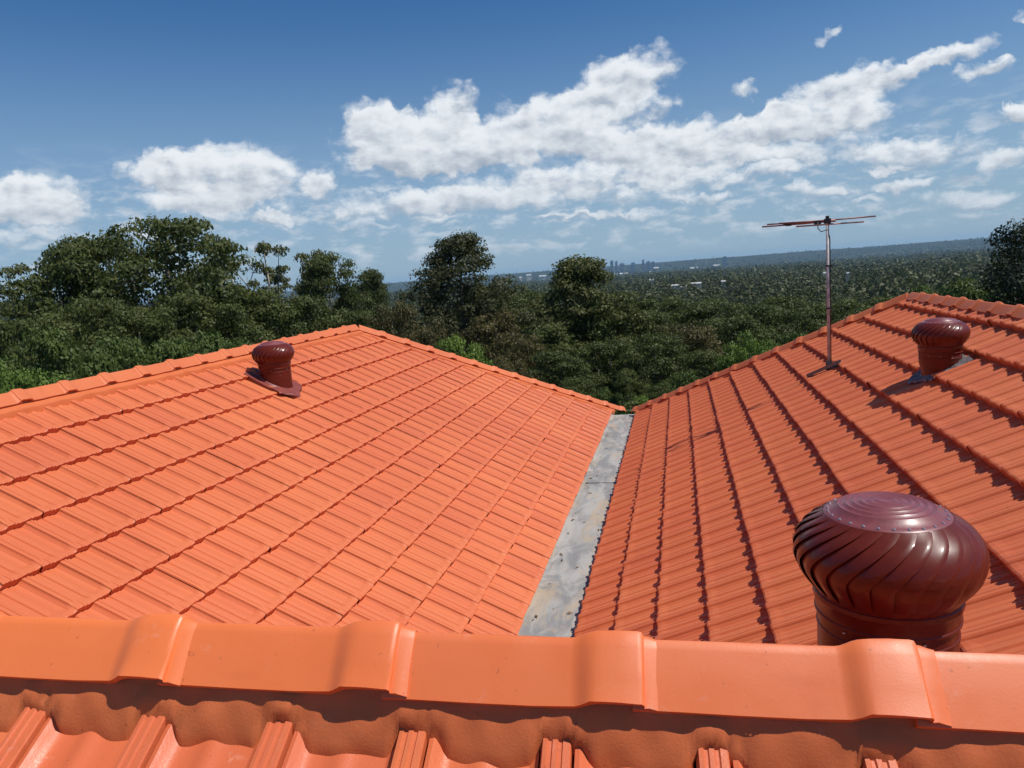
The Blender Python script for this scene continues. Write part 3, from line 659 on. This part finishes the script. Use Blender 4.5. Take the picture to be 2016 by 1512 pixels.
def make_tree(kind,seed):
    p=dict(KIND[kind]); p['f0']=p['f0']+(.16 if kind=='gum' and seed%2 else 0); rng=np.random.default_rng(seed); H,W=p['H'],p['W']; mb=MB(); cl=[]
    ph=rng.uniform(0,6.28,4)
    def trunk(t): return np.array([.35*np.sin(t*3+ph[0])*t*H*.05,.35*np.cos(t*2.3+ph[1])*t*H*.05,t*H*.93])
    tp=[trunk(t) for t in np.linspace(0,1,9)]; r0=H*.016
    mb.tube(tp,[r0*(1-.85*t)+.02 for t in np.linspace(0,1,9)],8)
    for i in range(p['limbs']):
        u=(i+rng.uniform(0,.7))/p['limbs']; t=p['f0']+(1-p['f0'])*.97*u; a=i*2.4+rng.uniform(-.5,.5)
        if p['env']=='dome': e=math.sqrt(max(.05,1-((u-.35)/.78)**2 if u>.35 else 1-((.35-u)/.6)**2))
        elif p['env']=='egg': e=.85+.15*u/.3 if u<.3 else max(.12,1-((u-.3)/.75)**1.6)
        else: e=.35+.75*u
        Lh=W*e*rng.uniform(.72,1.12); base=trunk(t*.86); rise=Lh*rng.uniform(.25,.6)*(1.3 if p['env']=='vase' else 1)*(1 if u<.8 else 1.2)
        d=np.array([math.cos(a),math.sin(a),0]); pts=[base+d*Lh*s+np.array([0,0,rise*s**1.4])+rng.normal(size=3)*.12*Lh*s*(s<.9) for s in (0,.3,.6,.85,1)]
        rl=r0*.42*(1-.5*u); mb.tube(pts,[rl,rl*.8,rl*.6,rl*.35,rl*.15],6,cap=False)
        if p['env']=='vase' or i%2==0:
            for k in range(p['cl']):
                s=1-.72*(k/p['cl'])**1.1 if k else 1.; c=pts[-1]*(s)+base*(1-s); c=c+np.array([0,0,rise*(s**1.4-s)])
                c=c+rng.normal(size=3)*np.array([.9,.9,.5])*p['rc']*(1.0 if k else .25)
                if k and s>.3:
                    q=base+(pts[-1]-base)*s*.9; mb.tube([q,(q+c)/2+rng.normal(size=3)*.1,c],[rl*.35,rl*.25,rl*.1],5,cap=False)
                cl.append((c,p['rc']*rng.uniform(.65,1.2)))
    if p['env']!='vase':
        nf=int(p['limbs']*p['cl']*(.8 if kind in('oak','narrow') else .5))+16; zb=p['f0']*H*1.05; lob=rng.uniform(0,6.28,3)
        for i in range(nf):
            u=rng.random()**(.72 if p['env']=='dome' else .8); a=rng.uniform(0,2*math.pi)
            if p['env']=='dome': e=math.sqrt(max(.03,1-(max(0,u-.38)/.66)**2))*(1 if u>.3 else .8+.2*u/.3)
            else: e=.85+.15*u/.3 if u<.3 else max(.12,1-((u-.3)/.75)**1.6)
            e*=1+.20*math.sin(a*2+lob[0]+u*3)+.13*math.sin(a*3+lob[1])
            rr_=W*e*(rng.uniform(.72,1.0) if rng.random()<.75 else rng.uniform(.3,.7))
            cx_=trunk(min(.95,u)); z=zb+(H*.98-zb)*u
            cl.append((np.array([cx_[0]+rr_*math.cos(a),cx_[1]+rr_*math.sin(a),z]),p['rc']*rng.uniform(.7,1.3)))
    cl.append((trunk(1.0),p['rc']*1.1)); cl.append((trunk(.93)+[p['rc']*.8,0,0],p['rc']*.9))
    Cs=[];Os=[]
    for c,rc in cl:
        n=int(p['nl']*(rc/p['rc'])**2); d=rng.normal(size=(n,3)); d[:,2]=np.abs(d[:,2])*np.where(rng.random(n)<.78,1,-1); d/=np.linalg.norm(d,axis=1)[:,None]
        lob=1+.22*np.sin(d[:,0]*5+c[0]*3)*np.cos(d[:,1]*5+c[1]*3)
        rr=rc*(rng.random(n)**.35)*lob; Cs.append(c+d*rr[:,None]*np.array([1,1,p['flat']])); Os.append(d)
    C=np.concatenate(Cs); O=np.concatenate(Os)
    crown=quads_mesh('crown',C,p['ls'],rng,LEAF[kind],.35,.6,O,1.9)
    trunkm=meshdata('trunk',mb.v,mb.f,M_BARKP if kind in('narrow','sparse') or (kind=='gum' and seed%2) else M_BARK,True)
    return crown,trunkm,H,float(np.percentile(C[:,2],99.8)),W
PROTO={}
def proto(kind,i):
    n={'gum':5,'brown':2,'sparse':3,'bush':3,'bright':2}.get(kind,1)
    k=(kind,i%n)
    if k not in PROTO: PROTO[k]=make_tree(kind,hash_kind(kind)+i%n)
    return PROTO[k]
def hash_kind(k): return sum(ord(c)*7 for c in k)+(5 if k=='oak' else 0)
TREES=[
(-46.60,2.70,75,2.11,'sparse',"thin gum sprig at the far left edge, cut off by the frame"),
(-46.63,0.65,120,4.92,'gum',"distant low gum beyond the far left edge of the roof"),
(-44.06,3.99,62,4.05,'gum',"broad dark gum with flat top, leftmost of the tall trees"),
(-41.60,4.41,66,3.93,'gum',"dark gum between the flat-topped left gum and the tallest gum"),
(-37.56,5.40,60,5.34,'gum',"tallest domed gum tree, rising highest above the left roof"),
(-35.03,2.27,68,3.83,'gum',"rounded gum shoulder just right of the tallest gum"),
(-33.56,4.10,74,2.89,'sparse',"spindly gum with clumped leaves and sky showing through, left of two"),
(-30.51,4.16,74,3.51,'sparse',"tall airy gum with bare limbs and small leaf clumps against the sky"),
(-28.20,2.56,76,2.97,'sparse',"thin-crowned gum right of the airy bare-limbed gum"),
(-26.21,2.36,72,3.00,'gum',"small domed gum standing above the left roof peak"),
(-23.71,0.98,84,2.85,'gum',"rounded gum head at the right end of the left tree row"),
(-45.68,-0.42,48,2.71,'gum',"shadowy gum below the flat-topped left gum"),
(-42.40,0.37,52,2.70,'gum',"dark lower gum under the left tree row, above the green bushes"),
(-39.69,-0.38,50,2.50,'gum',"dark brownish gum under the tallest gum"),
(-36.15,0.03,55,3.28,'gum',"olive gum in front of the trunk of the tallest gum"),
(-32.40,0.10,58,3.27,'gum',"grey-green gum below the airy gum, left of the left ventilator"),
(-28.92,-0.55,60,3.27,'gum',"dense gum behind the left ventilator"),
(-25.36,-1.86,62,2.94,'gum',"olive gum directly behind the left roof peak"),
(-44.41,-1.41,36,1.75,'bush',"wide green bushy tree above the lower left roof ridge"),
(-40.40,-2.37,38,1.27,'bush',"olive rounded bush behind the left ridge, right of the wide green tree"),
(-47.18,-3.54,30,1.19,'bright',"bright green bush in the bottom left corner behind the ridge"),
(-37.20,-3.00,38,1.36,'bush',"dark green bush behind the middle of the left ridge"),
(-34.13,-2.69,42,1.48,'bush',"dull green bush just left of the left ventilator"),
(-16.92,3.16,70,6.81,'oak',"lone fine-leaved dark tree standing above the horizon in the centre"),
(-21.92,-1.68,58,1.93,'brown',"brownish gum left of the lone fine-leaved tree"),
(-19.18,-3.46,52,1.50,'brown',"low brownish tree under the lone fine-leaved tree"),
(-14.02,-2.88,62,3.14,'brown',"brown-green tree right of the lone fine-leaved tree"),
(-12.36,-4.38,50,2.21,'brown',"brown-green tree above the right hip of the left roof"),
(-17.70,-4.52,33,1.31,'bright',"bright green shrub peeking over the left roof hip"),
(-7.24,0.69,60,5.57,'narrow',"tall narrow gum with rounded top and pale trunk, right of centre"),
(-10.26,-2.57,76,4.23,'gum',"olive gum on the left flank of the narrow tall gum"),
(-4.59,-2.20,72,3.74,'gum',"green gum on the right flank of the narrow tall gum"),
(-9.12,-6.19,46,2.33,'gum',"dark gum above the end of the box gutter, left side"),
(-5.54,-5.63,50,2.40,'gum',"shaded gum with pale trunk straight above the box gutter"),
(-1.87,-5.46,48,2.49,'gum',"dark gum above the foot of the right roof hip"),
(-0.99,-2.75,80,4.05,'gum',"gum in the middle distance right of the narrow tall gum"),
(2.34,-3.11,84,4.25,'gum',"gum in the middle distance above the right roof hip"),
(2.03,-6.81,44,1.86,'gum',"shadowed gum touching the middle of the right roof hip"),
(5.22,-3.58,84,4.04,'gum',"gum in the middle distance left of the antenna mast"),
(8.01,-4.03,86,4.13,'gum',"round gum just left of the antenna mast"),
(5.09,-5.89,38,1.27,'bright',"bright green leafy tree on the right roof hip, left of the mast"),
(7.84,-5.78,46,1.18,'bush',"green tree close to the left side of the antenna mast"),
(11.21,-3.62,90,4.32,'gum',"gum seen just right of the antenna mast"),
(14.09,-3.53,90,4.15,'gum',"gum above the right roof peak"),
(16.83,-3.02,74,2.18,'bush',"sunlit green tree right of the right roof peak"),
(18.86,-2.80,60,1.69,'bush',"leafy tree between the right ventilator and the dark tree"),
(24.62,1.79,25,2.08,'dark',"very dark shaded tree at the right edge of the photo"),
(-6.15,-9.44,31,0.95,'bush',"low dark bush behind the outlet of the box gutter"),
(-3.16,-9.98,29,0.78,'bright',"small green bush at the end of the box gutter, right side"),
(-0.09,-8.44,36,0.92,'bush',"dark bush behind the lower right roof hip"),
(-10.75,-4.10,56,3.12,'gum',"grey-green gum at the foot of the narrow tall gum, left side"),
(-7.16,-3.18,60,3.23,'gum',"gum crown in front of the pale trunk of the narrow tall gum"),
(-3.12,-3.64,62,3.45,'gum',"gum directly above the far end of the box gutter, right side"),
(0.24,-4.81,56,3.01,'brown',"brownish gum above the lower right roof hip"),
(3.76,-4.44,62,3.34,'gum',"dense gum above the middle of the right roof hip"),
(-13.29,-6.28,40,1.28,'brown',"brownish tree low over the right end of the left roof hip"),
(-8.27,-8.41,38,1.12,'gum',"low gum over the end of the left roof hip"),
(-3.92,-8.07,38,1.12,'gum',"low gum right behind the outlet of the box gutter"),
(-1.66,-9.34,34,0.83,'gum',"small dark gum at the foot of the right roof hip"),
(-15.22,-0.65,74,2.46,'gum',"gum right beside the lone fine-leaved tree, lower than it"),
(-11.75,-1.49,88,4.90,'gum',"gum between the lone fine-leaved tree and the narrow tall gum"),
(6.99,-3.13,92,3.54,'gum',"farther gum left of the antenna mast with its top against the valley"),
(12.67,-4.33,66,3.34,'gum',"gum over the upper part of the right roof hip"),

]
NAMES={'gum':('gum_tree','gum tree'),'sparse':('gum_tree','gum tree'),'narrow':('gum_tree','gum tree'),'brown':('gum_tree','gum tree'),'oak':('broadleaf_tree','tree'),'dark':('broadleaf_tree','tree'),'bush':('bushy_tree','bushy tree'),'bright':('leafy_shrub','shrub')}
cnt={}
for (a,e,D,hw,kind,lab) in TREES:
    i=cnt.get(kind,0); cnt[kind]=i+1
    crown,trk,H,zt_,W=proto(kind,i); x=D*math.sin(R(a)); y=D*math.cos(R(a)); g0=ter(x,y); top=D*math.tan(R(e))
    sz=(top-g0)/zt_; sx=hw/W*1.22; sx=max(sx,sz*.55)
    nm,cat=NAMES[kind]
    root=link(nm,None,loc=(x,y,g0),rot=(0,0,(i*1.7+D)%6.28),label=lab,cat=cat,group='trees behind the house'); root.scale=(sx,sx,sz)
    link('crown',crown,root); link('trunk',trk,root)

# far-off wood that reads as one mass
def canopy(name,r0,r1,spacing,Rm,nq,ls,amin=-62,amax=52,seed=1,mt='canopy',hh=(5,10)):
    rng=np.random.default_rng(seed); area=.5*R(amax-amin)*(r1*r1-r0*r0); n=int(area/spacing**2)
    r=np.sqrt(rng.uniform(r0*r0,r1*r1,n)); a=np.radians(rng.uniform(amin,amax,n)); x=r*np.sin(a); y=r*np.cos(a); z=terrain(x,y)
    Rr=Rm*np.clip(rng.lognormal(-.08,.34,n),.5,1.9); Hh=rng.uniform(hh[0],hh[1],n)
    nl=6; lc=rng.normal(size=(n,nl,3))*np.array([.5,.5,.28]); 
    li=rng.integers(0,nl,(n,nq)); d=rng.normal(size=(n,nq,3)); d[...,2]=np.abs(d[...,2])-.25; d/=np.linalg.norm(d,axis=2)[...,None]
    lr=rng.uniform(.35,.62,(n,nl)); idx=np.arange(n)[:,None]
    P_=lc[idx,li]+d*lr[idx,li][...,None]*np.array([1,1,.75])*rng.uniform(.75,1.05,(n,nq,1))
    P_=P_*Rr[:,None,None]+np.stack([x,y,z+Hh],-1)[:,None,:]
    C=P_.reshape(-1,3); O=d.reshape(-1,3)
    me=quads_mesh(name,C,ls,rng,LEAF[mt],.6 if r0<1000 else 1.6,.75,O,3.0 if r0<1000 else 5.0); return link(name,me,kind='stuff',label='continuous wood of gum trees filling the valley',cat='forest')
canopy('forest',90,180,8.0,4.8,620,.42,seed=13,hh=(5,17))
canopy('forest',180,330,9.0,5.2,340,.70,seed=3,hh=(3,15))
canopy('forest',330,1100,13,7.5,66,2.0,seed=4,hh=(-1,14))
canopy('forest',1100,4200,27,14,26,4.6,seed=5,hh=(-2,8))
canopy('forest',4200,9700,62,26,9,15,seed=15,hh=(-16,0))
canopy('undergrowth',20,46,3.4,2.0,900,.135,seed=6,mt='gum',hh=(.3,3.4))
canopy('undergrowth',46,92,6.2,2.6,320,.25,seed=7,mt='brown',hh=(.5,5))

# ------------------------------------------------------------------ far city and scattered roofs
CITY=[(-6.38,58,17,'first block from the left of the far skyline, broad and flat-topped'),(-6.0,42,8,'second block from the left of the far skyline'),(-5.59,52,-6,'low third block from the left of the far skyline'),(-4.87,31,43,'tallest slim tower of the far skyline'),(-4.53,26,34,'slim tower just right of the tallest one'),(-4.12,47,10,'broad tower in the middle of the far skyline'),(-3.57,21,-31,'small pale white tower below the far skyline'),(-3.29,42,7,'broad dark tower right of the small white one'),(-2.52,21,29,'needle-thin tower right of the middle of the far skyline'),(-2.15,37,10,'tower just right of the needle-thin one'),(-1.81,37,2,'low tower near the right end of the far skyline'),(-1.41,47,-22,'last low block on the right of the far skyline'),(3.4,38,0,'lone tower standing apart to the right of the far city')]
D=7350
for i,(a,wd,top,lab) in enumerate(CITY):
    x=D*math.sin(R(a)); y=D*math.cos(R(a)); g0=ter(x,y)-4; h=top-g0+6
    root=link('tower_block',None,loc=(x,y,g0),rot=(0,0,R(-a)),label=lab,cat='tower block',group='towers of the far city')
    pale=i in(6,)
    mb=MB(); mb.box((0,0,h/2),(wd,wd*.7,h)); mb.box((wd*.1,0,h+3),(wd*.45,wd*.4,6)); mb.build('facade',M_ROOFW if pale else M_FAR,root)
    mb=MB()
    for k in range(int(h/14)): mb.box((0,-wd*.35-.3,9+k*14),(wd*.86,.8,6))
    mb.build('window_band',M_FARD,root)
FARR=[(-4.96,-.63,24,'long white roof under the tallest tower of the far city'),(-1.57,-.38,10,'small white roof right of the far city, highest one'),(-1.92,-.66,8,'small white roof just below the right end of the far city'),(1.18,-.59,14,'white roof left of the lone far tower'),(2.79,-.52,12,'pale roof at the foot of the lone far tower'),(-11.23,-.21,9,'white roof right of the fine-leaved tree, the upper left one'),(-10.18,-.36,14,'long white roof between the fine-leaved tree and the narrow gum'),(-11.87,-.35,5,'tiny white building right beside the fine-leaved tree'),(-3.17,-.72,9,'short white roof below the middle of the far city'),(-1.94,-1.23,9,'white roof among trees below the far city'),(-.2,-1.77,16,'pale roof among the woods, left of centre of the valley'),(.35,-1.92,14,'pale roof in the woods, nearest one'),(3.26,-1.71,8,'white roof in the woods under the lone far tower'),(1.29,-1.72,20,'long pale roof in the woods'),(6.55,-.83,18,'bright white roof left of the antenna mast'),(10.14,-1.59,7,'tiny pale roof touching the antenna mast'),(11.68,-1.7,5,'tiny pale roof right of the antenna mast'),(-4.01,-.62,16,'pale roof under the broad middle tower')]
for a,e,wpx,lab in FARR:
    D=6800 if e>-.95 else (1150 if e>-1.5 else 800)
    z=D*math.tan(R(e)); x=D*math.sin(R(a)); y=D*math.cos(R(a)); wd=wpx/1452*D; hh=max(1.3,D*.0016)
    g0=min(ter(x,y),z-hh)
    root=link('far_building',None,loc=(x,y,g0),rot=(0,0,R(-a)),label=lab,cat='building',group='pale roofs scattered far away'); ht=z-g0
    mb=MB(); mb.box((0,0,(ht-hh*.5)/2),(wd*.96,wd*.5,ht-hh*.5)); mb.build('wall',M_WALL,root)
    mb=MB(); zz=ht-hh*.5
    mb.add([(-wd/2,-wd*.3,zz),(wd/2,-wd*.3,zz),(wd/2,wd*.3,zz),(-wd/2,wd*.3,zz),(-wd/2,0,zz+hh),(wd/2,0,zz+hh)],[(0,1,5,4),(2,3,4,5),(0,4,3),(1,2,5),(0,3,2,1)]); mb.build('roof',M_ROOFW,root)

# ------------------------------------------------------------------ haze
mb=MB(); mb.box((0,0,(60-140)/2+.0),(30000,30000,200)); 
m=bpy.data.materials.new('haze_air'); m.use_nodes=True; nt=m.node_tree; nt.nodes.clear(); o_=nt.nodes.new('ShaderNodeOutputMaterial'); v=nt.nodes.new('ShaderNodeVolumePrincipled')
v.inputs['Color'].default_value=(.45,.74,1,1); v.inputs['Density'].default_value=4.6e-5; v.inputs['Anisotropy'].default_value=.0
nt.links.new(v.outputs[0],o_.inputs['Volume'])
mb.build('haze',m,kind='stuff',label='thin bluish haze over the whole valley',cat='haze')
